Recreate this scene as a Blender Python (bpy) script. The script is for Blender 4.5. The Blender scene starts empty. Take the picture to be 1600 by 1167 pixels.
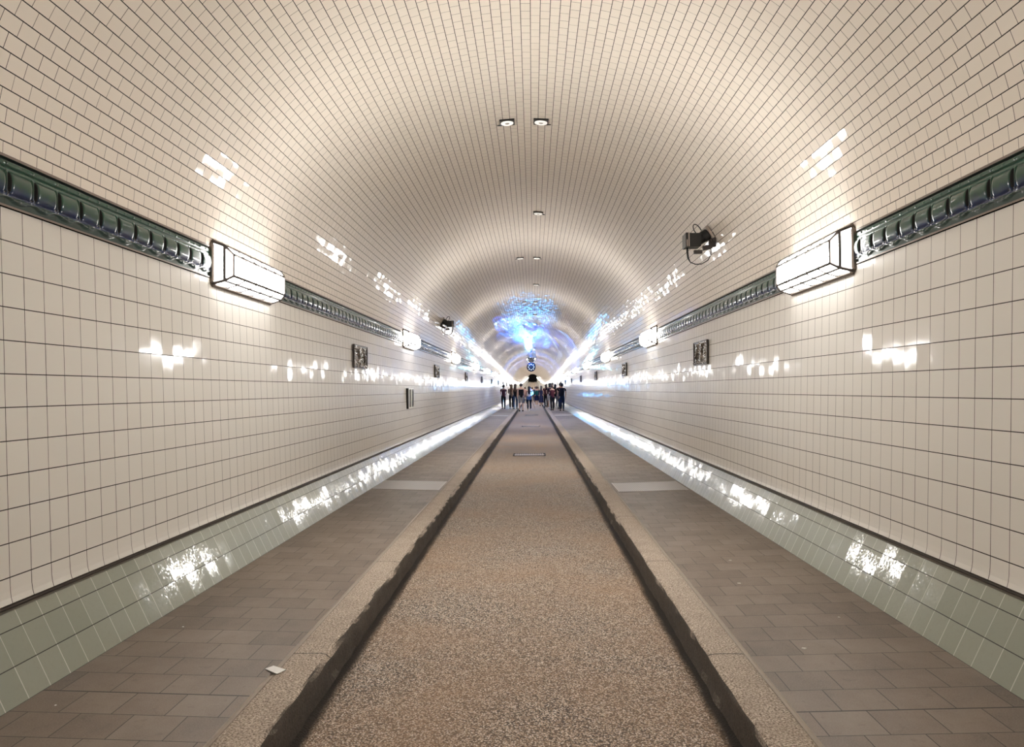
import bpy, math, random
import numpy as np
from mathutils import Vector, Matrix

random.seed(7)
SC = bpy.context.scene
COL = SC.collection
# tunnel frame: x across, y along the tunnel, z up (0 = walkway at the wall); heights below are given from eye level EYE
EYE = 1.30

# ------------------------------------------------------------------ camera, world, exposure
cam_d = bpy.data.cameras.new('camera'); cam = bpy.data.objects.new('camera', cam_d); COL.objects.link(cam)
cam_d.sensor_fit = 'HORIZONTAL'; cam_d.sensor_width = 36.0; cam_d.lens = 36.0*1231.41/1600.0
cam_d.clip_start = 0.05; cam_d.clip_end = 900
R = ((0.99961815, -0.00803931, 0.02643702), (0.00857144, 0.9997617, -0.02007671), (-0.02626932, 0.02029565, 0.99944885))
r_, u_, f_ = [Vector((a[0], a[2], a[1])) for a in R]
M = Matrix((r_, u_, -f_)).transposed().to_4x4(); M.translation = Vector((0.0701, 0, EYE))
cam.matrix_world = M
SC.camera = cam
W = bpy.data.worlds.new('world'); SC.world = W; W.use_nodes = True
W.node_tree.nodes['Background'].inputs[0].default_value = (1, .93, .85, 1)
W.node_tree.nodes['Background'].inputs[1].default_value = 0.0
SC.view_settings.view_transform = 'Standard'; SC.view_settings.look = 'None'
SC.view_settings.gamma = 1; SC.view_settings.use_curve_mapping = False
SC.view_settings.exposure = 0.82
LAMP = 60.0; LAMP_SIDE = 8.0; LAMP_CHAMFER = 22.0
SC.cycles.use_light_tree = True
SC.cycles.max_bounces = 10; SC.cycles.diffuse_bounces = 7; SC.cycles.glossy_bounces = 4
SC.cycles.sample_clamp_indirect = 8.0

# coloured show lights of the art installation half way down the tunnel (only the pattern projector's fixture is built further below)
def spot_light(name, loc, target, energy, color, angle, blend=.4, radius=.06, parent=None):
    d = bpy.data.lights.new(name, 'SPOT'); d.energy = energy; d.color = color
    d.spot_size = math.radians(angle); d.spot_blend = blend; d.shadow_soft_size = radius
    o = bpy.data.objects.new(name, d); COL.objects.link(o)
    o.location = loc; o.rotation_euler = (Vector(target)-Vector(loc)).to_track_quat('-Z', 'Y').to_euler()
    return o
SHOW = [((.30, 57.8, EYE-.70), (-2.25, 60.5, EYE-.95), 2600, (.14, .55, 1.0), 42, .10),  # bodiless beams, added to colour the vault and walls blue
        ((-.10, 66.0, EYE+.95), (-.15, 43.0, EYE+2.85), 90, (.04, .22, 1.0), 5.2, .16),
        ((.30, 74.0, EYE+.60), (.10, 50.0, EYE+2.85), 95, (.05, .18, 1.0), 5.6, .18),
        ((-.15, 66.0, EYE+2.0), (-.2, 52.0, 4.1), 45, (.25, .85, 1.0), 40, .16),
        ((-1.5, 60.0, EYE+.5), (2.1, 40.0, 3.0), 30, (.08, .45, 1.0), 60, .25),
        ((1.5, 60.0, EYE+.5), (-2.1, 40.0, 2.4), 20, (.08, .45, 1.0), 60, .25),
        ((.0, 63.0, EYE-.9), (0.0, 64.0, 4.0), 520, (.08, .26, 1.0), 130, .25),
        ((.0, 75.0, EYE-.9), (0.0, 76.0, 4.0), 520, (.08, .26, 1.0), 130, .25),
        ((.0, 87.0, EYE-.9), (0.0, 88.0, 4.0), 520, (.08, .26, 1.0), 130, .25)]
GOBO = [((-1.72, 19.9, EYE+1.55), (.05, 42.0, EYE+2.75), 260000, 7.0, 250),
        ((-1.72, 19.9, EYE+1.55), (-.40, 36.0, EYE+2.85), 60000, 6.0, 190),
        ((-1.72, 19.9, EYE+1.55), (-.50, 54.0, EYE+2.80), 220000, 3.6, 330),
        ((-1.72, 19.9, EYE+1.50), (2.10, 40.0, EYE+1.95), 110000, 6.0, 240)]

# ------------------------------------------------------------------ helpers
def elev(y):
    """the tunnel climbs towards its far end"""
    if y <= 110: return 0.0
    if y <= 190: return .0196*(y-110)**2/160
    return .0196*(y-150)

def tag(o, label=None, cat=None, group=None, kind=None):
    if label: o['label'] = label
    if cat: o['category'] = cat
    if group: o['group'] = group
    if kind: o['kind'] = kind
    return o

def link(name, me, parent=None):
    o = bpy.data.objects.new(name, me); COL.objects.link(o)
    if parent is not None: o.parent = parent
    return o

def empty(name, loc, rz=0):
    o = bpy.data.objects.new(name, None); COL.objects.link(o); o.location = loc; o.rotation_euler = (0, 0, rz)
    o.empty_display_size = .1
    return o

def grid_mesh(name, P, UV=None, mats=(), midx=None, smooth=False, flip=False):
    """P: (n, m, 3) array of points -> quad grid"""
    n, m = P.shape[:2]
    me = bpy.data.meshes.new(name)
    me.vertices.add(n*m); me.vertices.foreach_set('co', P.reshape(-1).astype(np.float32))
    i = np.arange(n-1)[:, None]*m + np.arange(m-1)[None, :]
    q = np.stack([i, i+m, i+m+1, i+1], -1).reshape(-1, 4)
    if flip: q = q[:, ::-1]
    me.loops.add(q.size); me.loops.foreach_set('vertex_index', q.reshape(-1).astype(np.int32))
    me.polygons.add(len(q)); me.polygons.foreach_set('loop_start', np.arange(0, q.size, 4, dtype=np.int32))
    try: me.polygons.foreach_set('loop_total', np.full(len(q), 4, dtype=np.int32))
    except Exception: pass
    me.polygons.foreach_set('use_smooth', np.full(len(q), bool(smooth)))
    if UV is not None:
        l = me.uv_layers.new(name='UVMap')
        l.data.foreach_set('uv', UV.reshape(-1, 2)[q.reshape(-1)].astype(np.float32).reshape(-1))
    for mt in mats: me.materials.append(mt)
    if midx is not None: me.polygons.foreach_set('material_index', midx.astype(np.int32))
    me.update(calc_edges=True); me.validate()
    return me

class MB:
    def __init__(s): s.v = []; s.f = []; s.m = []
    def add(s, vs, fs, mi=0):
        b = len(s.v); s.v += [tuple(v) for v in vs]; s.f += [tuple(b+i for i in f) for f in fs]; s.m += [mi]*len(fs)
    def box(s, x0, x1, y0, y1, z0, z1, mi=0, mat=None):
        vs = [Vector((x, y, z)) for x in (x0, x1) for y in (y0, y1) for z in (z0, z1)]
        if mat is not None: vs = [mat @ v for v in vs]
        s.add(vs, [(0, 1, 3, 2), (4, 6, 7, 5), (0, 4, 5, 1), (2, 3, 7, 6), (0, 2, 6, 4), (1, 5, 7, 3)], mi)
    def tube(s, pts, r, n=8, mi=0, caps=True):
        pts = [Vector(p) for p in pts]; rs = r if isinstance(r, (list, tuple)) else [r]*len(pts)
        rings = []; prev = None
        for i, p in enumerate(pts):
            t = (pts[min(i+1, len(pts)-1)]-pts[max(i-1, 0)]).normalized()
            if prev is None: a = t.orthogonal().normalized()
            else: a = (prev - t*prev.dot(t)); a = a.normalized() if a.length > 1e-6 else t.orthogonal().normalized()
            prev = a; b = t.cross(a)
            rings.append([p+(a*math.cos(2*math.pi*k/n)+b*math.sin(2*math.pi*k/n))*rs[i] for k in range(n)])
        vs = [v for g in rings for v in g]; fs = []
        for i in range(len(rings)-1):
            for k in range(n):
                fs.append((i*n+k, i*n+(k+1) % n, (i+1)*n+(k+1) % n, (i+1)*n+k))
        if caps: fs.append(tuple(range(n))[::-1]); fs.append(tuple((len(rings)-1)*n+k for k in range(n)))
        s.add(vs, fs, mi)
    def ball(s, c, r, nu=16, nv=10, mi=0, sc=(1, 1, 1)):
        c = Vector(c); vs = []; fs = []
        for j in range(nv+1):
            th = math.pi*j/nv
            for i in range(nu):
                ph = 2*math.pi*i/nu
                vs.append(c+Vector((math.sin(th)*math.cos(ph)*sc[0], math.sin(th)*math.sin(ph)*sc[1], math.cos(th)*sc[2]))*r)
        for j in range(nv):
            for i in range(nu):
                fs.append((j*nu+i, (j+1)*nu+i, (j+1)*nu+(i+1) % nu, j*nu+(i+1) % nu))
        s.add(vs, fs, mi)
    def lathe(s, prof, c, ax, n=20, mi=0):
        """prof: (radius, distance along ax)"""
        c = Vector(c); ax = Vector(ax).normalized(); a = ax.orthogonal().normalized(); b = ax.cross(a); vs = []; fs = []
        for (r, h) in prof:
            for k in range(n): vs.append(c+ax*h+(a*math.cos(2*math.pi*k/n)+b*math.sin(2*math.pi*k/n))*r)
        for i in range(len(prof)-1):
            for k in range(n): fs.append((i*n+k, i*n+(k+1) % n, (i+1)*n+(k+1) % n, (i+1)*n+k))
        if prof[0][0] > 1e-5: fs.append(tuple(range(n))[::-1])
        if prof[-1][0] > 1e-5: fs.append(tuple((len(prof)-1)*n+k for k in range(n)))
        s.add(vs, fs, mi)
    def mesh(s, name, mats, smooth=False):
        me = bpy.data.meshes.new(name); me.from_pydata(s.v, [], s.f)
        for m in (mats if isinstance(mats, (list, tuple)) else [mats]): me.materials.append(m)
        me.polygons.foreach_set('material_index', s.m)
        me.polygons.foreach_set('use_smooth', [smooth]*len(s.f)); me.update()
        return me
    def build(s, name, mats, parent=None, smooth=False, bevel=0):
        o = link(name, s.mesh(name, mats, smooth), parent)
        if bevel:
            b = o.modifiers.new('bevel', 'BEVEL'); b.width = bevel; b.segments = 2; b.limit_method = 'ANGLE'
        return o

# ------------------------------------------------------------------ node material helpers
class NT:
    def __init__(s, name):
        s.m = bpy.data.materials.new(name); s.m.use_nodes = True; s.t = s.m.node_tree; s.n = s.t.nodes; s.l = s.t.links
        s.b = s.n['Principled BSDF']
    def node(s, t, **k):
        n = s.n.new(t)
        for a, v in k.items(): setattr(n, a, v)
        return n
    def set(s, sock, v):
        if hasattr(v, 'is_linked') or isinstance(v, bpy.types.NodeSocket): s.l.new(v, sock)
        elif v is not None: sock.default_value = v
    def math(s, op, a, b=None, c=None, clamp=False):
        n = s.node('ShaderNodeMath', operation=op, use_clamp=clamp)
        s.set(n.inputs[0], a)
        if b is not None: s.set(n.inputs[1], b)
        if c is not None: s.set(n.inputs[2], c)
        return n.outputs[0]
    def vmath(s, op, a, b=None, scale=None):
        n = s.node('ShaderNodeVectorMath', operation=op); s.set(n.inputs[0], a)
        if b is not None: s.set(n.inputs[1], b)
        if scale is not None: s.set(n.inputs['Scale'], scale)
        return n.outputs[0]
    def mix(s, f, a, b):
        n = s.node('ShaderNodeMix', data_type='RGBA'); s.set(n.inputs[0], f); s.set(n.inputs[6], a); s.set(n.inputs[7], b)
        return n.outputs[2]
    def noise(s, vec, scale, detail=2, rough=.5):
        n = s.node('ShaderNodeTexNoise'); s.set(n.inputs['Vector'], vec); n.inputs['Scale'].default_value = scale
        n.inputs['Detail'].default_value = detail; n.inputs['Roughness'].default_value = rough
        return n
    def ramp(s, f, stops, interp='LINEAR'):
        n = s.node('ShaderNodeValToRGB'); n.color_ramp.interpolation = interp; s.set(n.inputs[0], f)
        e = n.color_ramp.elements
        while len(e) < len(stops): e.new(.5)
        for i, (p, c) in enumerate(stops): e[i].position = p; e[i].color = c if len(c) == 4 else (*c, 1)
        return n.outputs[0]
    def xyz(s, v):
        n = s.node('ShaderNodeSeparateXYZ'); s.set(n.inputs[0], v); return n.outputs
    def comb(s, x, y, z=0.0):
        n = s.node('ShaderNodeCombineXYZ'); s.set(n.inputs[0], x); s.set(n.inputs[1], y); s.set(n.inputs[2], z); return n.outputs[0]
    def uv(s): return s.node('ShaderNodeTexCoord').outputs['UV']
    def obj(s): return s.node('ShaderNodeTexCoord').outputs['Object']
    def geo(s): return s.node('ShaderNodeNewGeometry')

def simple(name, col, rough=.5, metal=0, spec=.5, coat=0, emit=None, es=0):
    t = NT(name); b = t.b
    b.inputs['Base Color'].default_value = (*col, 1); b.inputs['Roughness'].default_value = rough
    b.inputs['Metallic'].default_value = metal; b.inputs['Specular IOR Level'].default_value = spec
    b.inputs['Coat Weight'].default_value = coat
    if emit: b.inputs['Emission Color'].default_value = (*emit, 1); b.inputs['Emission Strength'].default_value = es
    return t.m

def tiles(name, su, sv, bond, col, col2, grout, gu, gv, tilt, wave, rough, coat_rough, coat=1.0, var=.5, jitter=0.0, dirt=0.0, wscale=9.0, spec=.5, grout_u=None):
    """glazed ceramic tiles laid out in the UV map (in metres); each tile lies a little out of true"""
    t = NT(name); u, v, _ = t.xyz(t.uv())
    V = t.math('DIVIDE', v, sv); row = t.math('FLOOR', V)
    off = t.math('MULTIPLY', t.math('MODULO', t.math('ABSOLUTE', row), 2.0), bond)
    if jitter:
        w = t.node('ShaderNodeTexWhiteNoise', noise_dimensions='1D'); t.l.new(row, w.inputs['W'])
        off = t.math('ADD', off, t.math('MULTIPLY', w.outputs['Value'], jitter))
    U = t.math('ADD', t.math('DIVIDE', u, su), off); colm = t.math('FLOOR', U)
    fu = t.math('FRACT', U); fv = t.math('FRACT', V)
    du = t.math('MULTIPLY', t.math('MINIMUM', fu, t.math('SUBTRACT', 1.0, fu)), su)
    dv = t.math('MULTIPLY', t.math('MINIMUM', fv, t.math('SUBTRACT', 1.0, fv)), sv)
    wn = t.node('ShaderNodeTexWhiteNoise', noise_dimensions='3D'); t.l.new(t.comb(colm, row, 3.3), wn.inputs['Vector'])
    rr, rg, rb = t.node('ShaderNodeSeparateColor'), None, None
    t.l.new(wn.outputs['Color'], rr.inputs[0])
    a, b_, c = rr.outputs
    # transverse joints vary in width, so some read dark and some hardly at all
    guw = t.math('MULTIPLY', t.math('ADD', t.math('MULTIPLY', b_, .8), .6), gu)
    g = t.math('MAXIMUM', t.math('LESS_THAN', du, guw), t.math('LESS_THAN', dv, gv))
    p = t.comb(u, v, 0.0)
    nz = t.noise(p, 1.3, 3)
    base = t.mix(t.math('MULTIPLY', t.math('ADD', t.math('MULTIPLY', c, .7), t.math('MULTIPLY', nz.outputs[0], .6)), var, clamp=True), (*col, 1), (*col2, 1))
    if dirt:
        dn = t.noise(p, 38, 4, .7)
        base = t.mix(t.math('MULTIPLY', t.math('SMOOTH_MIN', t.math('MAXIMUM', t.math('SUBTRACT', dn.outputs[0], .52), 0.0), 1.0, .01), dirt*4, clamp=True), base, (.16, .15, .12, 1))
    colr = t.mix(g, base, (*grout, 1))
    if grout_u: colr = t.mix(t.math('LESS_THAN', dv, gv), t.mix(t.math('LESS_THAN', du, guw), base, (*grout_u, 1)), (*grout, 1))
    t.l.new(colr, t.b.inputs['Base Color'])
    # tilted, gently rippled glaze: bend the shading normal along the two in-plane directions
    ge = t.geo(); N = ge.outputs['True Normal']
    T = t.comb(0.0, 1.0, 0.0); B = t.vmath('CROSS_PRODUCT', N, T)
    wv = t.noise(t.vmath('ADD', p, t.vmath('SCALE', wn.outputs['Color'], scale=7.0)), wscale, 2, .55)
    wsep = t.node('ShaderNodeSeparateColor'); t.l.new(wv.outputs['Color'], wsep.inputs[0])
    def amp(r, w): return t.math('ADD', t.math('MULTIPLY', t.math('SUBTRACT', r, .5), tilt), t.math('MULTIPLY', t.math('SUBTRACT', w, .5), wave))
    n1 = t.vmath('ADD', N, t.vmath('SCALE', T, scale=amp(a, wsep.outputs[0])))
    n2 = t.vmath('ADD', n1, t.vmath('SCALE', B, scale=amp(b_, wsep.outputs[1])))
    nn = t.vmath('NORMALIZE', n2)
    t.l.new(nn, t.b.inputs['Normal']); t.l.new(nn, t.b.inputs['Coat Normal'])
    inv = t.math('SUBTRACT', 1.0, g)
    t.l.new(t.math('MULTIPLY', inv, coat), t.b.inputs['Coat Weight'])
    t.b.inputs['Coat Roughness'].default_value = coat_rough; t.b.inputs['Coat IOR'].default_value = 1.38
    t.l.new(t.math('ADD', rough, t.math('MULTIPLY', g, .5)), t.b.inputs['Roughness'])
    t.b.inputs['Specular IOR Level'].default_value = spec
    return t.m

GROUT = (.030, .026, .022)
M_vault = tiles('cream vault tiles', .1215, .07525, .5, (.83, .76, .675), (.75, .675, .585), GROUT, .0015, .0026, .030, .020, .45, .06, coat=.6, var=.45, jitter=.12)
M_wall = tiles('ivory wall tiles', .15, .15, 0, (.72, .69, .64), (.65, .615, .565), GROUT, .0018, .0024, .034, .030, .45, .085, coat=.5, var=.4, wscale=6)
M_green = tiles('pale green skirting tiles', .15, .15, 0, (.255, .265, .205), (.20, .215, .16), (.035, .03, .025), .0022, .0022, .035, .09, .4, .09, coat=.7, var=.8, dirt=.25, wscale=60, grout_u=(.50, .48, .42))

def paver_mat():
    t = NT('brown square walkway pavers'); u, v, _ = t.xyz(t.uv()); S = .225
    U = t.math('DIVIDE', u, S); row = t.math('FLOOR', U); fu = t.math('FRACT', U)
    w = t.node('ShaderNodeTexWhiteNoise', noise_dimensions='1D'); t.l.new(row, w.inputs['W'])
    off = t.math('ADD', t.math('MULTIPLY', t.math('MODULO', t.math('ABSOLUTE', row), 2.0), .5), t.math('MULTIPLY', w.outputs['Value'], .18))
    V = t.math('ADD', t.math('DIVIDE', v, S), off); ci = t.math('FLOOR', V); fv = t.math('FRACT', V)
    du = t.math('MINIMUM', fu, t.math('SUBTRACT', 1.0, fu)); dv = t.math('MINIMUM', fv, t.math('SUBTRACT', 1.0, fv))
    g = t.math('MAXIMUM', t.math('LESS_THAN', du, .0095), t.math('LESS_THAN', dv, .0085))
    # wider expansion joints between slabs of the walkway
    J = t.math('DIVIDE', t.math('SUBTRACT', u, 3.375), 2.25*1.0); jr = t.math('FLOOR', J); fj = t.math('FRACT', J)
    wn = t.node('ShaderNodeTexWhiteNoise', noise_dimensions='3D'); t.l.new(t.comb(ci, row, 1.7), wn.inputs['Vector'])
    sec = t.node('ShaderNodeTexWhiteNoise', noise_dimensions='1D'); t.l.new(t.math('ADD', t.math('FLOOR', t.math('DIVIDE', t.math('SUBTRACT', u, 3.375), 4.5)), 11.0), sec.inputs['W'])
    gj = t.math('LESS_THAN', t.math('MINIMUM', t.math('FRACT', t.math('DIVIDE', t.math('SUBTRACT', u, 3.375), 4.5)), t.math('SUBTRACT', 1.0, t.math('FRACT', t.math('DIVIDE', t.math('SUBTRACT', u, 3.375), 4.5)))), .0011)
    p = t.comb(u, v, 0.0)
    n1 = t.noise(p, 3.0, 5, .65); n2 = t.noise(p, 160, 2, .6); n3 = t.noise(p, 16, 6, .75)
    f = t.math('ADD', t.math('ADD', t.math('MULTIPLY', wn.outputs['Value'], .22), t.math('MULTIPLY', n1.outputs[0], .7)), t.math('MULTIPLY', sec.outputs['Value'], .22))
    c = t.ramp(f, [(.25, (.10, .075, .057)), (.6, (.195, .150, .118)), (.95, (.30, .245, .20))])
    c = t.mix(t.math('MULTIPLY', t.math('SUBTRACT', n2.outputs[0], .40), 1.6, clamp=True), c, (.27, .235, .205, 1))
    c = t.mix(t.math('MULTIPLY', t.math('SUBTRACT', n3.outputs[0], .56), 2.5, clamp=True), c, (.07, .055, .045, 1))
    c = t.mix(t.math('MAXIMUM', g, gj), c, (.035, .028, .022, 1))
    t.l.new(c, t.b.inputs['Base Color'])
    bp = t.node('ShaderNodeBump'); bp.inputs['Strength'].default_value = .35; bp.inputs['Distance'].default_value = .003
    t.l.new(t.math('SUBTRACT', n2.outputs[0], t.math('MULTIPLY', g, 1.0)), bp.inputs['Height']); t.l.new(bp.outputs[0], t.b.inputs['Normal'])
    t.b.inputs['Roughness'].default_value = .52; t.b.inputs['Specular IOR Level'].default_value = .4
    return t.m

def road_mat():
    t = NT('resin bound gravel roadway'); u, v, _ = t.xyz(t.uv()); p = t.comb(u, v, 0.0)
    vo = t.node('ShaderNodeTexVoronoi', feature='F1'); t.l.new(p, vo.inputs['Vector']); vo.inputs['Scale'].default_value = 135
    vs = t.node('ShaderNodeSeparateColor'); t.l.new(vo.outputs['Color'], vs.inputs[0])
    c = t.ramp(vs.outputs[0], [(.0, (.05, .034, .022)), (.18, (.15, .10, .065)), (.36, (.32, .225, .15)), (.55, (.50, .385, .285)), (.78, (.68, .57, .46)), (1.0, (.85, .78, .70))])
    gap = t.math('MULTIPLY', t.math('SUBTRACT', vo.outputs['Distance'], .42), 3.2, clamp=True)
    c = t.mix(gap, c, (.03, .021, .015, 1))
    n1 = t.noise(p, .9, 5, .6); n2 = t.noise(t.comb(u, t.math('MULTIPLY', v, 3.0)), 2.2, 6, .7)
    c = t.mix(t.math('MULTIPLY', t.math('SUBTRACT', n1.outputs[0], .38), 1.5, clamp=True), c, (.36, .215, .115, 1))
    c = t.mix(t.math('MULTIPLY', t.math('SUBTRACT', n2.outputs[0], .60), 2.2, clamp=True), c, (.09, .07, .055, 1))
    # gritty dirt packed along both kerbs, darkened further to paint the gutter shadow
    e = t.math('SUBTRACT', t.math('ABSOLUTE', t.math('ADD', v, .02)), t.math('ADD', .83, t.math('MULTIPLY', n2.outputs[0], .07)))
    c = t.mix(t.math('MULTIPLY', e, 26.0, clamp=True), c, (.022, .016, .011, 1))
    t.l.new(c, t.b.inputs['Base Color'])
    bp = t.node('ShaderNodeBump'); bp.inputs['Strength'].default_value = .8; bp.inputs['Distance'].default_value = .004; bp.invert = True
    t.l.new(vo.outputs['Distance'], bp.inputs['Height']); t.l.new(bp.outputs[0], t.b.inputs['Normal'])
    t.b.inputs['Roughness'].default_value = .6
    return t.m

def granite_mat():
    t = NT('rough granite kerb'); o = t.obj(); g = t.geo()
    n1 = t.noise(o, 110, 3, .7); n2 = t.noise(o, 6, 4, .6); n3 = t.noise(o, 34, 5, .75)
    c = t.ramp(n1.outputs[0], [(.36, (.10, .07, .05)), (.45, (.30, .235, .18)), (.54, (.50, .42, .34)), (.68, (.78, .70, .60))])
    c = t.mix(t.math('MULTIPLY', t.math('SUBTRACT', n2.outputs[0], .45), 1.4, clamp=True), c, (.25, .185, .135, 1))
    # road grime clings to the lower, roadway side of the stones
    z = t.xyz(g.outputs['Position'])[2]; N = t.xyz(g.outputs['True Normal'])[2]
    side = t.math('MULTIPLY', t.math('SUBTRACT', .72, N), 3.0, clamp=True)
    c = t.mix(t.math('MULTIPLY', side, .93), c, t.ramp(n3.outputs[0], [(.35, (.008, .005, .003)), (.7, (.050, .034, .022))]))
    # butt joints about every 2.1 m
    u = t.xyz(o)[1]; J = t.math('DIVIDE', t.math('SUBTRACT', u, 3.96), 2.12); fj = t.math('FRACT', J)
    dj = t.math('MINIMUM', fj, t.math('SUBTRACT', 1.0, fj))
    c = t.mix(t.math('LESS_THAN', dj, .0022), c, (.03, .022, .017, 1))
    t.l.new(c, t.b.inputs['Base Color']); t.b.inputs['Roughness'].default_value = .65
    bp = t.node('ShaderNodeBump'); bp.inputs['Strength'].default_value = .9; bp.inputs['Distance'].default_value = .006
    t.l.new(t.math('ADD', n1.outputs[0], t.math('MULTIPLY', n3.outputs[0], .8)), bp.inputs['Height']); t.l.new(bp.outputs[0], t.b.inputs['Normal'])
    return t.m

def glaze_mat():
    """bottle green relief tile, turning blue in the lower half of every cushion"""
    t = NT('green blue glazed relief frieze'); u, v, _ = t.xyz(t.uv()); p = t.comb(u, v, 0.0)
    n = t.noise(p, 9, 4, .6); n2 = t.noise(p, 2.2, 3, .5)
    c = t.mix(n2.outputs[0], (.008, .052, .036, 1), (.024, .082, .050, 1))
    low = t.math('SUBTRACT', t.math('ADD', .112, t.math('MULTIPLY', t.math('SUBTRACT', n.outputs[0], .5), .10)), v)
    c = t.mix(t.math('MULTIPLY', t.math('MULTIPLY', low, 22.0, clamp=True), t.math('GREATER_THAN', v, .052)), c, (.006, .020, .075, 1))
    c = t.mix(t.math('LESS_THAN', v, .052), c, (.020, .050, .045, 1))
    # each moulded piece is .376 m long, with a fine joint
    fj = t.math('FRACT', t.math('DIVIDE', t.math('SUBTRACT', u, 3.838), .3763))
    c = t.mix(t.math('LESS_THAN', t.math('MINIMUM', fj, t.math('SUBTRACT', 1.0, fj)), .004), c, (.01, .012, .01, 1))
    t.l.new(c, t.b.inputs['Base Color']); t.b.inputs['Roughness'].default_value = .3
    t.b.inputs['Coat Weight'].default_value = .55; t.b.inputs['Coat Roughness'].default_value = .04; t.b.inputs['Specular IOR Level'].default_value = .3
    return t.m

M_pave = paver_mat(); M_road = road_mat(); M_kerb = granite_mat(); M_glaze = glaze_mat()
M_copper = simple('brown painted strip', (.20, .155, .13), .4)
M_black = simple('shadow gap black', (.008, .007, .006), .7)
M_groove = simple('dark rusty cable channel', (.060, .045, .035), .45, .3)
M_strip = simple('pale cement fillet', (.34, .29, .24), .6)
M_end = simple('dark shaft masonry', (.05, .05, .055), .8)

# ------------------------------------------------------------------ the shell
YB, YE = -14.0, 425.0
def ys(a=YB, b=YE):
    out = [a] + [y for y in np.arange(-8, 110, 8.0) if a < y < b] + [y for y in np.arange(110, b, 6.0)] + [b]
    return np.array(sorted(set(out)))

def sweep(name, prof, mat, side=1, vs=None, yy=None, uoff=0.0, shift=0.0, flip=False, smooth=False, kind='structure', midx=None):
    """sweep a profile of (x, height above eye) along the tunnel; side mirrors it; vs = UV v per profile point"""
    yy = ys() if yy is None else yy
    pr = np.array(prof, float); n, m = len(yy), len(pr)
    if vs is None: vs = np.concatenate([[0], np.cumsum(np.hypot(*np.diff(pr, axis=0).T))])
    P = np.zeros((n, m, 3)); P[:, :, 0] = side*pr[None, :, 0]+shift; P[:, :, 1] = yy[:, None]
    P[:, :, 2] = pr[None, :, 1]+EYE+np.array([elev(y) for y in yy])[:, None]
    UV = np.zeros((n, m, 2)); UV[:, :, 0] = yy[:, None]-uoff; UV[:, :, 1] = np.array(vs)[None, :]
    mats = mat if isinstance(mat, (list, tuple)) else [mat]
    mi = np.tile(np.array(midx), n-1) if midx is not None else None
    me = grid_mesh(name, P, UV, mats, mi, smooth, flip=(side > 0) != flip)
    o = link(name, me); tag(o, kind=kind)
    return o

# vault profile: curvature tightens from the crown to the springing
def vault_profile():
    S = np.linspace(0, 3.6, 3601); k = .35007+.03954*S**2-.00035*S**4; ds = S[1]
    th = np.concatenate([[0], np.cumsum((k[1:]+k[:-1])/2*ds)]); tm = (th[1:]+th[:-1])/2
    return S, np.concatenate([[0], np.cumsum(np.cos(tm)*ds)]), 2.87862-np.concatenate([[0], np.cumsum(np.sin(tm)*ds)]), th
VS, VX, VY, VT = vault_profile()
def vault_at(s):
    a = abs(s); g = 1 if s >= 0 else -1
    return g*float(np.interp(a, VS, VX)), float(np.interp(a, VS, VY)), g*float(np.interp(a, VS, VT))
rows = 43
arc = [-3.222]+[k*.07525 for k in range(-(rows-1), rows)]+[3.222]
sweep('ceiling', [vault_at(s)[:2] for s in arc], M_vault, 1, vs=arc, flip=False)

HB = .838
def wx(h): return 2.2985-.0313*(HB-h)
for side, nm, ph in ((-1, 'left', 3.439), (1, 'right', 3.688)):
    hs = [HB-.15*k for k in range(12)]
    pr = [(wx(h), h) for h in hs] + [(wx(-.87)-.001, -.87), (wx(-.90)-.004, -.90), (wx(-.925)-.010, -.925), (2.275, -.930)]
    sweep('wall_'+nm, pr, M_wall, side, vs=[.15*k for k in range(12)]+[1.70, 1.73, 1.757, 1.790], uoff=ph)
    g = [(2.275, -.930), (2.262, -.934), (2.252, -.940), (2.249, -.946), (2.252, -.952), (2.262, -.956), (2.27, -.960)]
    sweep('trim_%d' % (1 if side < 0 else 2), g, M_groove, side, smooth=True)
    b0 = (2.243, -.962); b1 = (2.078, -1.297); L = math.hypot(b0[0]-b1[0], b0[1]-b1[1])
    bp = [(2.27, -.960), (2.250, -.9605)]+[b0]+[(b0[0]+(b1[0]-b0[0])*d/L, b0[1]+(b1[1]-b0[1])*d/L) for d in (.0733, .2233)]+[b1, (2.070, -1.2975)]
    sweep('baseboard_'+nm, bp, [M_green, M_strip], side, vs=[.055, .070, .0767, .15, .30, .4501, .456], uoff=ph+.03, midx=[1, 0, 0, 0, 0, 1])

# walkways, kerbs, roadway
SH = -.02
for side, nm, ph in ((-1, 'left', .04), (1, 'right', -.115)):
    sweep('floor_walkway_'+nm, [(2.078, -1.2965), (1.15-side*(-SH) if False else 1.15+side*SH, -1.320)], M_pave, side, vs=[0, .93], uoff=ph)
    xo = 1.15+side*SH
    sweep('trim_%d' % (3 if side < 0 else 4), [(xo, -1.320), (xo-.004, -1.327), (xo-.020, -1.324), (xo-.024, -1.321)], M_strip, side)

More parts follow.
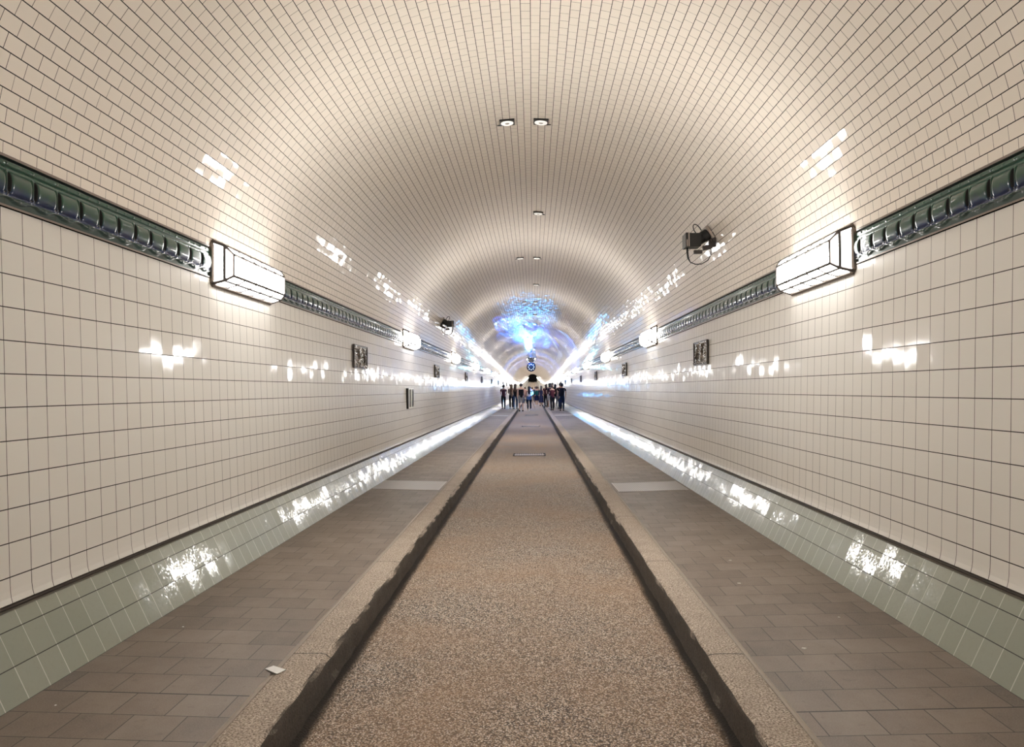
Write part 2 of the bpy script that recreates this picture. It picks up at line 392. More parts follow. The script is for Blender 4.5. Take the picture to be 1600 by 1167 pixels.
def kerb(side, nm):
    near = np.arange(-2, 45, .05); far = ys(45, YE)
    yy = np.concatenate([[YB, -8], near, far]); rng = np.random.RandomState(3 if side < 0 else 5)
    xo = 1.126+side*SH; xi = .943+side*SH
    pr = [(xo, -1.335), (xo, -1.322), (xo-.006, -1.3185), (xo-.06, -1.317), (xi+.055, -1.3175), (xi+.018, -1.320), (xi+.004, -1.329), (xi-.002, -1.345), (xi-.004, -1.39), (xi-.002, -1.44), (xi-.010, -1.49)]
    n, m = len(yy), len(pr); P = np.zeros((n, m, 3))
    def smooth_noise(n, k, s):
        a = rng.randn(n+2*k); ker = np.hanning(2*k+1); ker /= ker.sum(); b = np.convolve(a, ker, 'valid')[:n]
        return b/(b.std()+1e-9)*s
    mask = ((yy > -2) & (yy < 45)).astype(float)
    for j, (x, h) in enumerate(pr):
        jx = 0; jz = 0
        if 4 <= j: 
            jx = smooth_noise(n, 3, .0022 if j < 7 else .004)+smooth_noise(n, 16, .003); jz = smooth_noise(n, 3, .0012 if j < 7 else .003)
        P[:, j, 0] = side*(x+jx*mask); P[:, j, 2] = h+jz*mask+EYE+np.array([elev(y) for y in yy])
    P[:, :, 1] = yy[:, None]
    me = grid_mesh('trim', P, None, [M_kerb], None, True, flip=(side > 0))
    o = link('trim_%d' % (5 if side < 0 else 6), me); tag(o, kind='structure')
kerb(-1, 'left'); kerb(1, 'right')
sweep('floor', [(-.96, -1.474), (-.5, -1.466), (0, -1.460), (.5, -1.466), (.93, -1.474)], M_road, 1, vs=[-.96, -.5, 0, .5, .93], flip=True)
# bulkheads that close the tunnel far ahead and behind the viewer
def bulkhead(name, y, mat):
    xs = [vault_at(s)[:2] for s in arc]; pts = [(x, h) for x, h in xs]+[(2.3, .8), (2.1, -1.5), (-2.1, -1.5), (-2.3, .8)]
    me = bpy.data.meshes.new(name); me.from_pydata([(x, y, h+EYE+elev(y)) for x, h in pts], [], [tuple(range(len(pts)))]); me.materials.append(mat)
    o = link(name, me); tag(o, kind='structure')
bulkhead('wall_back', YB, M_vault); bulkhead('wall_end', YE, M_end)

# ------------------------------------------------------------------ the relief frieze
PIECE = .3763
LAMPS = {-1: [5.72+8.57*k for k in range(-2, 48)], 1: [5.46+8.60*k for k in range(-2, 48)]}
LLEN = 1.34
def frieze_height(u, v, side):
    """u along (m, 0 at a piece joint), v up from the lower edge (m) -> how far the glaze stands out"""
    c = PIECE/2; q = np.mod(u, c)/c; x = (q-.5)*2           # -1..1 across one cushion
    d = np.zeros_like(u)+.004
    d = np.where(v < .010, .014, d)                                       # lower brown fillet
    sag = .0085*np.cos(np.pi*x)                                           # lower at the cushion's middle
    rc = .050-sag
    rope = np.clip(1-np.abs(v-rc)/.0135, 0, 1)
    d = np.where((v > .012) & (rope > 0), .005+.016*np.minimum(1, rope*4)-.009*(rope > .45), d)
    # cushion
    y = (v-.112)/.049; ax = np.abs(x)
    inside = (v > rc+.014) & (v < .162)
    end = np.clip((.80-ax)/.06, 0, 1)
    cush = .008+.018*np.sqrt(np.clip(1-y**2, 0, 1))*(1-.05*ax**2)
    d = np.where(inside, np.where(ax < .799, .004+(cush-.002)*np.sqrt(end), np.where(ax > .955, .015, .000)), d)
    d = np.where((v >= .162) & (v < .185), .012-.006*np.clip((v-.162)/.023, 0, 1), d)
    d = np.where((v >= .185) & (v < .189), .001, d)
    d = np.where((v >= .189) & (v < .211), .010, d)
    d = np.where((v >= .211) & (v < .224), -.014, d)
    d = np.where(v >= .224, .012, d)
    # studs: on the upper strip and on the rope
    def stud(cu, cv, r, h):
        du = np.abs(np.mod(u-cu+c/2, c)-c/2); rr = (du**2+(v-cv)**2)/r**2
        return h*np.sqrt(np.clip(1-rr, 0, 1))
    d = d+stud(0, .200, .0058, .006)+stud(c/2, .200, .0050, .005)
    d = d+stud(0, .0585, .0070, .006)+stud(c/2, .0415, .0055, .005)
    return d

def frieze(side):
    vcoarse = np.array([0, .0098, .0102, .016, .022, .028, .033, .037, .0405, .044, .048, .052, .056, .060, .064, .069, .076, .086, .099, .112, .125, .138, .148, .156, .1618, .1622, .173, .1848, .1852, .1888, .1892, .194, .198, .2015, .206, .2108, .2112, .2238, .2242, .237])
    uq = np.array([0, .012, .0215, .026, .100, .106, .12, .15, .2, .3, .4, .47, .5, .53, .6, .7, .8, .85, .88, .894, .90, .974, .9785, .988])*PIECE/2
    start = 3.838 - PIECE*31; yy = []
    y = start; 
    while y < 42: yy += list(y+uq); y += PIECE/2
    uq2 = np.array([0, .022, .10, .5, .90, .978])*PIECE/2
    while y < 120: yy += list(y+uq2); y += PIECE/2
    yy = np.array([YB]+[a for a in yy if a > YB+.01]+list(ys(y+1, YE)))
    n, m = len(yy), len(vcoarse); U, V = np.meshgrid(yy, vcoarse, indexing='ij')
    D = frieze_height(U-3.838, V, side); D = np.where((U > 120), .008, D)
    for l0 in LAMPS[side]:
        D = np.where((U > l0-.03) & (U < l0+LLEN+.03), -.012, D)
    P = np.zeros((n, m, 3)); h = HB+V*(1.075-HB)/.237
    P[:, :, 0] = side*(2.2985-D); P[:, :, 1] = U; P[:, :, 2] = h+EYE+np.array([elev(a) for a in yy])[:, None]
    UV = np.stack([U, V], -1)
    mi = np.zeros((n-1, m-1), int); vm = (vcoarse[1:]+vcoarse[:-1])/2
    mi[:, (vm < .010) | (vm > .224)] = 1; mi[:, (vm > .211) & (vm < .224)] = 2
    xm = np.mod((yy[1:]+yy[:-1])/2-3.838, PIECE/2)/(PIECE/2); xm = np.abs(xm-.5)*2; near = yy[1:] < 118
    slot = (near & (xm > .75) & (xm < .952))[:, None] & ((vm > .062) & (vm < .160))[None, :]
    mi[slot] = 2
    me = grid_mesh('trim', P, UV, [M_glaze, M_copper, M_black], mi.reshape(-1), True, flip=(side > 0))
    me.polygons.foreach_set('use_smooth', (np.tile((vm > .012) & (vm < .21), n-1)))
    o = link('trim_%d' % (7 if side < 0 else 8), me); tag(o, kind='structure')
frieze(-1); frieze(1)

# ------------------------------------------------------------------ wall lamps
M_glass = NT('opal lamp glass').m
nt = M_glass.node_tree; b = nt.nodes['Principled BSDF']
b.inputs['Base Color'].default_value = (.9, .88, .84, 1); b.inputs['Emission Color'].default_value = (1.0, .972, .93, 1)
b.inputs['Emission Strength'].default_value = LAMP; b.inputs['Roughness'].default_value = .3
M_glass_side = M_glass.copy(); M_glass_side.name = 'opal lamp glass, side panes'
M_glass_side.node_tree.nodes['Principled BSDF'].inputs['Emission Strength'].default_value = LAMP_SIDE
M_glass_chamfer = M_glass.copy(); M_glass_chamfer.name = 'opal lamp glass, bevelled panes'
M_glass_chamfer.node_tree.nodes['Principled BSDF'].inputs['Emission Strength'].default_value = LAMP_CHAMFER
M_came = simple('dark bronze lamp cames', (.09, .075, .07), .45, .6)
M_plate = simple('weathered bronze lamp frame', (.17, .135, .11), .38, .7)

def lamp_meshes():
    """local frame: x out of the wall, y along the tunnel from the near end, z up from the frieze's lower edge"""
    L = LLEN
    rings = [(.012, .010, L-.010, -.040, .272), (.100, .022, L-.022, -.015, .240), (.148, .072, L-.072, .024, .182)]
    def ring(r): x, y0, y1, z0, z1 = r; return [(x, y0, z0), (x, y1, z0), (x, y1, z1), (x, y0, z1)]
    g = MB(); vs = [p for r in rings for p in ring(r)]; fs = []
    for i in range(2):
        for k in range(4): fs.append((i*4+k, i*4+(k+1) % 4, (i+1)*4+(k+1) % 4, (i+1)*4+k))
    fs.append((8, 9, 10, 11)); g.add(vs, fs); g.m = [2]*4+[3]*4+[0]
    glass = g.mesh('glass_shade', [M_glass, M_glass, M_glass_side, M_glass_chamfer])
    # came bars along every edge and between the panes
    c = MB(); rr = [ring(r) for r in rings]
    def bar(a, b, r=.0045):
        c.tube([a, b], r, 6)
    for i in range(3):
        for k in range(4): bar(rr[i][k], rr[i][(k+1) % 4], .011 if i else .004)
    for i in range(2):
        for k in range(4): bar(rr[i][k], rr[i+1][k], .011)
    fx = MB()
    for j in range(1, 5):
        ys_ = [rings[i][1]+(rings[i][2]-rings[i][1])*j/5 for i in range(3)]
        lo = [(rings[i][0]+.001, ys_[i], rings[i][3]-.001) for i in range(3)]; hi = [(rings[i][0]+.001, ys_[i], rings[i][4]+.001) for i in range(3)]
        for a, b in ((lo[0], lo[1]), (lo[1], lo[2]), (lo[2], hi[2]), (hi[2], hi[1]), (hi[1], hi[0])): c.tube([a, b], .0065, 6)
    came = c.mesh('came', M_came)
    # back frame with clipped corners
    p = MB(); k = .035; y0, y1, z0, z1 = -.004, L+.004, -.062, .292
    def octo(i, x): return [(x, y0+i+k, z0+i), (x, y1-i-k, z0+i), (x, y1-i, z0+i+k), (x, y1-i, z1-i-k), (x, y1-i-k, z1-i), (x, y0+i+k, z1-i), (x, y0+i, z1-i-k), (x, y0+i, z0+i+k)]
    o1, o2, o3 = octo(0, -.012), octo(0, .016), octo(.012, .026)
    vs = o1+o2+o3; fs = [(i, (i+1) % 8, 8+(i+1) % 8, 8+i) for i in range(8)]+[(8+i, 8+(i+1) % 8, 16+(i+1) % 8, 16+i) for i in range(8)]+[tuple(range(16, 24))]+[tuple(range(8))[::-1]]
    p.add(vs, fs)
    plate = p.mesh('back_frame', M_plate)
    # everything in one mesh, for lamps too far away to show parts
    far = MB(); far.v = list(g.v); far.f = list(g.f); far.m = list(g.m)
    far.add(p.v, p.f, 1)
    return glass, came, plate, far.mesh('wall_lamp', [M_glass, M_plate, M_glass_side, M_glass_chamfer])
GL, CA, PL, FARL = lamp_meshes()
NUM = ['nearest', 'second', 'third', 'fourth', 'fifth', 'sixth', 'seventh', 'eighth']
for side, nm in ((-1, 'left'), (1, 'right')):
    for i, y0 in enumerate(LAMPS[side]):
        if y0+LLEN > YE: continue
        k = i-2
        loc = (side*2.297, y0, HB+EYE+elev(y0+.67))
        if 0 <= k < 7:
            o = empty('wall_lamp', loc)
            for nme, me in (('glass_shade', GL), ('came', CA), ('back_frame', PL)):
                link(nme, me, o)
            o.scale = (-side, 1, 1)
            tag(o, '%s lit box lamp on the %s wall, counting from the viewer' % (NUM[k], nm), 'lamp', 'opal glass wall lamps on the frieze')
        else:
            o = link('wall_lamp', FARL); o.location = loc; o.scale = (-side, 1, 1)
            tag(o, 'tiny far lit wall lamp in the row along the %s wall' % nm if k > 0 else 'lit box lamp on the %s wall behind the viewer' % nm, 'lamp', ('far lamps of the %s row' % nm) if k > 0 else ('lamps behind the viewer on the %s' % nm))
        if elev(y0) > 0: o.rotation_euler = (math.atan((elev(y0+1)-elev(y0))), 0, 0)

# ------------------------------------------------------------------ relief plaques
M_relief = NT('dark bronze relief'); t = M_relief
n = t.noise(t.obj(), 14, 4, .6)
t.l.new(t.ramp(n.outputs[0], [(.35, (.030, .024, .020)), (.62, (.16, .13, .11)), (.75, (.34, .29, .25))]), t.b.inputs['Base Color'])
t.b.inputs['Roughness'].default_value = .22; t.b.inputs['Coat Weight'].default_value = .8; t.b.inputs['Coat Roughness'].default_value = .1
M_relief = t.m
def relief_mesh(seed):
    """figures and plants in high relief: ridged noise plus a few upright bodies"""
    rng = np.random.RandomState(seed); nu, nv = 72, 36; Wd, Hd = .80, .300
    U, V = np.meshgrid(np.linspace(0, 1, nu), np.linspace(0, 1, nv), indexing='ij'); D = np.zeros((nu, nv))
    for k in range(26):
        fx, fy = rng.uniform(1, 7, 2); p = rng.uniform(0, 6.3, 2); D += .0022*np.sin(6.28*fx*U+p[0]+2*np.sin(6.28*fy*.6*V))*np.sin(6.28*fy*V+p[1])
    for c in (rng.uniform(.25, .35), rng.uniform(.62, .75)):
        w = .055+.03*np.sin(9*V+c*20); D += .030*np.exp(-((U-c-.05*np.sin(5*V))/w)**2)*(V > .12)*(V < .9)
        D += .020*np.exp(-(((U-c)/.05)**2+((V-.86)/.08)**2))
    D += .018*np.exp(-((V-.06)/.06)**2)*(1+.5*np.sin(30*U))
    edge = np.minimum(np.minimum(U, 1-U)*Wd, np.minimum(V, 1-V)*Hd); D = np.where(edge < .010, .022, np.clip(D+.012, .002, .05))
    D[0, :] = D[-1, :] = 0; D[:, 0] = D[:, -1] = 0
    P = np.stack([D, U*Wd, V*Hd], -1)
    return grid_mesh('relief', P, None, [M_relief], None, True)
RM = [relief_mesh(s) for s in (1, 2, 3, 4)]
M_relief_frame = simple('bronze plaque edge', (.06, .048, .04), .35, .4)
def plaque_frame():
    b = MB(); b.box(-.002, .006, -.004, .804, -.004, .304); b.box(.004, .026, -.006, .006, -.006, .306); b.box(.004, .026, .794, .806, -.006, .306)
    b.box(.004, .026, .006, .794, -.006, .004); b.box(.004, .026, .006, .794, .296, .306)
    return b.mesh('border', M_relief_frame)
PF = plaque_frame()
for side, nm, y0, st in ((-1, 'left', 10.235, 8.57), (1, 'right', 9.955, 8.60)):
    for k in range(9):
        y = y0+st*k
        o = empty('relief_plaque', (side*2.278, y, .306+EYE+elev(y)))
        link('border', PF, o); link('relief', RM[(k*2+(side > 0)) % 4], o); o.scale = (-side, 1, 1)
        tag(o, '%s dark relief plaque on the %s wall, counting from the viewer' % (NUM[k] if k < 8 else 'farthest', nm), 'plaque', 'dark relief plaques between the wall lamps')

# ------------------------------------------------------------------ niche box on the left wall
M_white_metal = simple('pale enamelled metal', (.74, .72, .66), .3, .1)
M_dark_in = simple('dark opening', (.012, .012, .011), .5)
M_grey_in = simple('grey green inner panel', (.14, .14, .115), .35)
o = empty('wall_cabinet', (-2.272, 14.50, -.34+EYE))
b = MB(); Wc, Hc = .72, .375
b.box(-.02, .044, .07, .13, 0, Hc); b.box(-.02, .036, Wc-.03, Wc, 0, Hc); b.box(-.02, .036, .13, Wc-.03, 0, .025); b.box(-.02, .036, .13, Wc-.03, Hc-.02, Hc); b.box(-.02, .040, .36, .43, .025, Hc-.02)
b.build('frame', M_white_metal, o, bevel=.003)
b = MB(); b.box(-.02, .040, 0, .07, -.004, Hc+.004); tag(b.build('hinge_edge', M_dark_in, o), 'dark upright edge nearest the viewer')
b = MB(); b.box(-.02, .030, .13, .36, .025, Hc-.02); b.build('opening', M_dark_in, o)
b = MB(); b.box(-.02, .032, .43, .60, .025, Hc-.02); b.build('door', M_grey_in, o)
b = MB(); b.box(-.02, .032, .60, Wc-.03, .025, Hc-.02); b.box(.032, .040, .64, .66, .05, Hc-.05); b.build('handle_recess', M_dark_in, o)
tag(o, 'narrow upright wall cabinet with pale frame and dark opening on the left wall', 'cabinet')

# ------------------------------------------------------------------ ceiling spots along the crown
M_spot_plate = simple('black spot plate', (.012, .011, .010), .4)
M_spot_disc = simple('white spot disc', (.78, .76, .72), .3, emit=(1, .95, .88), es=.35)
M_lens = simple('frosted spot lens', (.45, .44, .40), .15)
def spot_meshes():
    a = MB(); a.box(-.080, .080, -.080, .080, -.010, .008); a.box(.075, .108, .055, .066, -.012, -.004)
    d = MB(); d.lathe([(.068, -.008), (.068, -.016), (.060, -.020), (.036, -.021), (.034, -.016), (.026, -.016)], (0, 0, 0), (0, 0, 1), 24)
    l = MB(); l.lathe([(.0001, -.019), (.018, -.020), (.026, -.016), (.026, -.012)], (0, 0, 0), (0, 0, 1), 16)
    return a.mesh('mounting_plate', M_spot_plate), d.mesh('trim_ring', M_spot_disc, True), l.mesh('lens', M_lens, True)
SP = spot_meshes()
k = 0; y = 8.385
while y < 62:
    for s in ((-.182, .182) if k % 2 == 0 else (.182,)):
        x, h, th = vault_at(s)
        o = empty('ceiling_spotlight', (x, y, h+EYE-.010)); o.rotation_euler = (0, th, 0)
        if s < 0: o.scale = (-1, 1, 1)
        for nme, me in zip(('mounting_plate', 'trim_ring', 'lens'), SP): link(nme, me, o)
        nn = NUM[k//2] if k//2 < 8 else 'last'
        tag(o, '%s small square spot of the %s pair along the vault crown' % ('left' if s < 0 else 'right', nn) if k % 2 == 0 else 'small square spot alone at the crown, %s of the single ones' % nn, 'ceiling light', 'small square spots along the vault crown')
    k += 1; y += 4.38

# ------------------------------------------------------------------ projector spotlights bolted to the vault
M_pblack = simple('black projector paint', (.010, .010, .010), .35)
M_pgrey = simple('dark grey projector metal', (.06, .05, .048), .45, .3)
M_ppale = simple('pale worn projector plate', (.38, .32, .28), .5)
M_cable = simple('black rubber cable', (.008, .008, .008), .5)
M_plens = simple('projector lens', (.02, .02, .03), .05, 0, .8)
def loop(c, a, b, r0, r1, a0, a1, n=14):
    c, a, b = Vector(c), Vector(a), Vector(b)
    return [c+a*r0*math.cos(math.radians(a0+(a1-a0)*i/n))+b*r1*math.sin(math.radians(a0+(a1-a0)*i/n)) for i in range(n+1)]
def projector(x, h, y, side, label, s=1.0):
    """side 1: bolted to the right flank of the vault; built in x (towards that wall), z up"""
    o = empty('projector_spotlight', (x, y, h+EYE)); o.scale = (side*s, s, s)
    X, Z = Vector((1, 0, 0)), Vector((0, 0, 1))
    b = MB(); b.box(-.085, .085, -.10, .10, -.075, .075); b.box(-.088, -.050, -.106, .106, -.079, .079); b.build('lamp_housing', M_pblack, o, bevel=.006)
    b = MB(); b.box(-.058, -.046, -.112, -.100, -.078, .078); b.box(-.078, -.068, -.112, -.100, -.078, .0); b.build('edge_strip', M_ppale, o)
    m = Matrix.Translation((.145, 0, .055)) @ Matrix.Rotation(math.radians(-32), 4, 'Y')
    b = MB(); ax = (m.to_3x3() @ X); b.lathe([(.045, -.10), (.062, -.095), (.062, -.03), (.066, -.03), (.066, .035), (.058, .045)], m.translation, ax, 24)
    br = b.build('lens_barrel', M_pblack, o, smooth=False)
    b = MB(); b.lathe([(.0001, -.104), (.03, -.103), (.045, -.099)], m.translation, ax, 20); b.build('lens', M_plens, br)
    b = MB(); b.box(.045, .072, -.07, .07, -.072, .085, mat=m); b.build('side_plate', M_ppale, o, bevel=.004)
    b = MB()
    for i in range(7): b.box(.02+.013*i, .026+.013*i, -.05, .05, -.095, -.062, mat=m)
    b.build('cooling_fins', M_pgrey, o)
    b = MB(); b.tube(loop(m @ Vector((-.03, 0, .10)), m.to_3x3() @ X, m.to_3x3() @ Z, .035, .075, -20, 200), .006, 8); b.build('handle', M_pblack, o, smooth=True)
    b = MB(); b.box(.02, .115, -.022, .022, -.145, -.105); b.box(.10, .205, -.022, .022, -.135, -.085, mat=Matrix.Rotation(math.radians(-12), 4, 'Y'))
    b.box(.19, .27, -.02, .02, -.07, .02); b.box(.225, .262, -.06, .06, -.02, .10, mat=Matrix.Rotation(math.radians(0), 4, 'Y')); b.build('wall_bracket', M_pgrey, o, bevel=.003)
    b = MB(); pts = [Vector((-.05, 0, -.07)), Vector((-.052, 0, -.12)), Vector((-.045, 0, -.19)), Vector((-.02, 0, -.24)), Vector((.04, 0, -.265)), Vector((.11, .01, -.26)), Vector((.18, .01, -.22)), Vector((.215, .01, -.16)), Vector((.22, .01, -.08)), Vector((.21, 0, -.03))]
    b.tube(pts, [.011, .012, .011]+[.0055]*7, 8); b.build('cable', M_cable, o, smooth=True)
    tag(o, label, 'spotlight', 'projector spotlights bolted to the vault')
    return o
projector(1.885, 1.665, 8.95, 1, 'black projector spotlight with looped cable on the right flank of the vault')
projector(-1.94, 1.62, 19.3, -1, 'small dark projector spotlight on the left flank of the vault, above the lamps')

# ------------------------------------------------------------------ walkway covers, drains, card and litter
def cover_mat():
    t = NT('ribbed access cover'); x, y, z = t.xyz(t.obj())
    f1 = t.math('FRACT', t.math('MULTIPLY', x, 38.0)); f2 = t.math('FRACT', t.math('MULTIPLY', y, 11.0))
    g = t.math('MAXIMUM', t.math('LESS_THAN', f1, .28), t.math('LESS_THAN', f2, .10))
    t.l.new(t.mix(g, (.36, .325, .29, 1), (.17, .145, .125, 1)), t.b.inputs['Base Color']); t.b.inputs['Roughness'].default_value = .38; t.b.inputs['Metallic'].default_value = .25
    return t.m
M_cover = cover_mat(); M_cframe = simple('pale metal cover frame', (.36, .32, .28), .35, .3)
def surf_h(x):
    a = abs(x-SH); 
    return EYE-1.2965-(2.078-a)/(2.078-1.15)*.0235
def cover(side, y0, y1, label):
    xa, xb = 1.165, 2.055
    o = empty('access_cover', (side*(xa+xb)/2+SH*.6, y0, surf_h(side*(xa+xb)/2)))
    o.rotation_euler = (0, -side*math.atan(.0235/.928), 0); w = (xb-xa)/2; L = y1-y0
    b = MB(); b.box(-w, w, 0, .022, -.02, .005); b.box(-w, w, L-.022, L, -.02, .005); b.box(-w, -w+.018, .022, L-.022, -.02, .005); b.box(w-.018, w, .022, L-.022, -.02, .005); b.build('frame', M_cframe, o)
    b = MB(); b.box(-w+.018, w-.018, .022, L-.022, -.02, .003); b.build('lid', M_cover, o)
    tag(o, label, 'access cover', 'pale ribbed access covers in the walkways')
cover(-1, 10.37, 11.36, 'near pale ribbed access cover across the left walkway'); cover(1, 10.11, 11.06, 'near pale ribbed access cover across the right walkway')
cover(-1, 38.9, 40.2, 'far pale access cover across the left walkway, before the people'); cover(1, 38.9, 40.2, 'far pale access cover across the right walkway, before the people')
M_grate = simple('worn steel drain grate', (.42, .37, .31), .4, .5)
for y, l in ((17.35, 'nearest slotted drain grate in the middle of the roadway'), (31.0, 'second slotted drain grate in the roadway, halfway to the people'), (44.4, 'farthest drain grate in the roadway, just before the people')):
    o = empty('drain_grate', (-.02, y, EYE-1.462)); b = MB(); L = .62
    b.box(-.36, -.335, 0, L, -.02, .010); b.box(.335, .36, 0, L, -.02, .010); b.box(-.335, .335, 0, .025, -.02, .008); b.box(-.335, .335, L-.025, L, -.02, .008); b.build('frame', M_black, o)
    b = MB()
    for i in range(13): b.box(-.32+.05*i, -.285+.05*i, .025, L-.025, -.01, .006)
    b.box(-.335, .335, .27, .35, -.01, .005); b.build('grid', M_grate, o)
    tag(o, l, 'drain grate', 'drain grates in the roadway')
M_card = simple('white card', (.80, .80, .78), .5)
b = MB(); q = [(-1.211, 3.732), (-1.184, 3.775), (-1.105, 3.716), (-1.131, 3.662)]
def near_h(x): return surf_h(x)+.003 if x < -1.17 else EYE-1.3165+.002
b.add([(x, y, near_h(x)) for x, y in q]+[(x, y, near_h(x)+.0025) for x, y in q], [(0, 1, 2, 3), (7, 6, 5, 4), (0, 4, 5, 1), (1, 5, 6, 2), (2, 6, 7, 3), (3, 7, 4, 0)])
tag(b.build('paper_card', M_card), 'small white card lying across the edge of the left walkway and kerb', 'card')
random.seed(11)
def scrap(x, y, s, label, col=M_card):
    b = MB(); n = 6; top = []
    for i in range(n):
        a = 2*math.pi*i/n+random.uniform(-.3, .3); r = s*random.uniform(.6, 1.1); top.append((r*math.cos(a), r*math.sin(a)*.9))
    b.add([(p, q_, 0) for p, q_ in top]+[(p*.8, q_*.8, s*.18*random.uniform(.6, 1.2)) for p, q_ in top], [tuple(range(n))[::-1], tuple(range(n, 2*n))]+[(i, (i+1) % n, n+(i+1) % n, n+i) for i in range(n)])
    o = b.build('paper_scrap', col); o.location = (x, y, surf_h(x)+.001 if abs(x) > 1.2 else EYE-1.473); tag(o, label, 'litter', 'scraps of litter on the floor')
M_scrap = simple('dirty paper scrap', (.55, .52, .47), .6)
scrap(1.79, 4.53, .010, 'crumb of paper on the right walkway near its skirting tiles', M_scrap); scrap(1.44, 5.35, .016, 'pale paper scrap in the middle of the right walkway', M_scrap)
scrap(1.55, 6.04, .016, 'farther pale scrap on the right walkway toward the wall', M_scrap); scrap(1.42, 4.02, .020, 'flattened pale gum spot on the right walkway', M_scrap)
scrap(-1.93, 3.26, .006, 'tiny white crumb near the front left corner of the left walkway'); scrap(-1.88, 4.35, .008, 'small white crumb beside the left skirting tiles')

# ------------------------------------------------------------------ light installation: hanging mirror ball, lamp ring, floor projectors, added unseen beams
def mirror_mat():
    t = NT('mirror facets'); t.b.inputs['Metallic'].default_value = 1; t.b.inputs['Base Color'].default_value = (.75, .78, .78, 1); t.b.inputs['Roughness'].default_value = .08
    return t.m
M_mirror = mirror_mat()
YBALL = 48.0
o = empty('mirror_ball', (-.02, YBALL, 3.26))
b = MB(); b.ball((0, 0, 0), .31, 28, 18); b.build('ball', M_mirror, o)
b = MB(); b.lathe([(.05, .30), (.05, .35), (.02, .37), (.012, .37), (.012, .90), (.05, .905), (.05, .92)], (0, 0, 0), (0, 0, 1), 12); b.build('hanging_rod', M_pgrey, o)
tag(o, 'round silver mirror ball hanging from the vault above the people', 'mirror ball')
o = empty('ring_lamp', (-.02, YBALL+.1, 2.66))
b = MB(); b.lathe([(.275, .06), (.275, -.05), (.25, -.06), (.24, -.03), (.0001, -.03)], (0, 0, 0), (0, 1, 0), 28); b.build('housing', M_pblack, o)
M_led = simple('white lamp bulbs', (.8, .8, .8), .3, emit=(.9, 1, 1), es=1.0)
b = MB()
for i in range(8): a = 2*math.pi*i/8; b.ball((.165*math.cos(a), -.045, .165*math.sin(a)), .028, 10, 6)
tag(b.build('bulbs', M_led, o, smooth=True), 'eight small lit bulbs set in a ring')
b = MB(); b.tube([(.20, .05, .05), (.26, .04, .12), (.23, .0, .20), (.06, -.1, .27)], .014, 8); b.tube([(.235, .0, 0), (.29, .02, -.08)], .012, 6); b.build('bracket', M_pblack, o)
tag(o, 'black round lamp with a ring of white bulbs hanging below the mirror ball', 'lamp')
M_cyan = simple('cyan light lens', (.3, .8, .85), .3, emit=(.07, .42, 1.0), es=14)
M_blue = simple('blue light lens', (.2, .4, .9), .3, emit=(.15, .45, 1.0), es=14)
def floor_projector(x, y, z, r, mat, label, stand=True):
    o = empty('stage_light', (x, y, 0 if abs(x) > 1.2 else EYE-1.47)); b0 = z-(0 if abs(x) > 1.2 else EYE-1.47)
    b = MB(); b.lathe([(r*1.15, -.02), (r*1.15, .10), (r*.8, .26), (r*.4, .30)], (0, 0, b0), (0, 1, 0), 20); b.build('housing', M_pblack, o)
    b = MB(); b.lathe([(.0001, -.035), (r*.7, -.03), (r, -.015)], (0, 0, b0), (0, 1, 0), 20); b.build('lens', mat, o, smooth=True)
    for k in range(3):
        a = math.radians(90+120*k); b = MB(); b.tube([(0, .12, b0*.75), (.28*math.cos(a), .12+.28*math.sin(a), .012)], .011, 6); b.build('leg', M_pgrey, o)
    b = MB(); b.tube([(0, .12, b0*.45), (0, .12, b0-.02)], .015, 8); b.build('pole', M_pgrey, o)
    tag(o, label, 'stage light'); return o
floor_projector(-.06, 60.0, 1.00, .17, M_cyan, 'glowing cyan stage light on a tripod among the people on the roadway')
def gobo_light(loc, target, energy, angle, scale):
    o = spot_light('pattern_projector_beam', loc, target, energy, (1, 1, 1), angle, .08, .012)
    d = o.data; d.use_nodes = True; t = d.node_tree; n, l = t.nodes, t.links; em = n['Emission']
    tc = n.new('ShaderNodeTexCoord'); mp = n.new('ShaderNodeVectorMath'); mp.operation = 'MULTIPLY'; mp.inputs[1].default_value = (1.0, .40, 0.0)
    l.new(tc.outputs['Normal'], mp.inputs[0])
    vo = n.new('ShaderNodeTexVoronoi'); vo.inputs['Scale'].default_value = scale; l.new(mp.outputs[0], vo.inputs['Vector'])
    sp = n.new('ShaderNodeSeparateColor'); l.new(vo.outputs['Color'], sp.inputs[0])
    rp = n.new('ShaderNodeValToRGB'); rp.color_ramp.interpolation = 'CONSTANT'; e = rp.color_ramp.elements
    stops = [(0, (.0, .01, .05)), (.30, (.005, .03, .30)), (.52, (.015, .11, 1.0)), (.76, (.03, .30, 1.0)), (.92, (.40, .80, 1.0))]
    while len(e) < len(stops): e.new(.5)
    for i, (p, c) in enumerate(stops): e[i].position = p; e[i].color = (*c, 1)
    l.new(sp.outputs[0], rp.inputs[0]); l.new(rp.outputs[0], em.inputs['Color'])
for g_ in GOBO: gobo_light(*g_)
for i, (p, q_, e, c, a, rd) in enumerate(SHOW):
    spot_light('unseen_show_beam', p, q_, e, c, a, radius=rd)
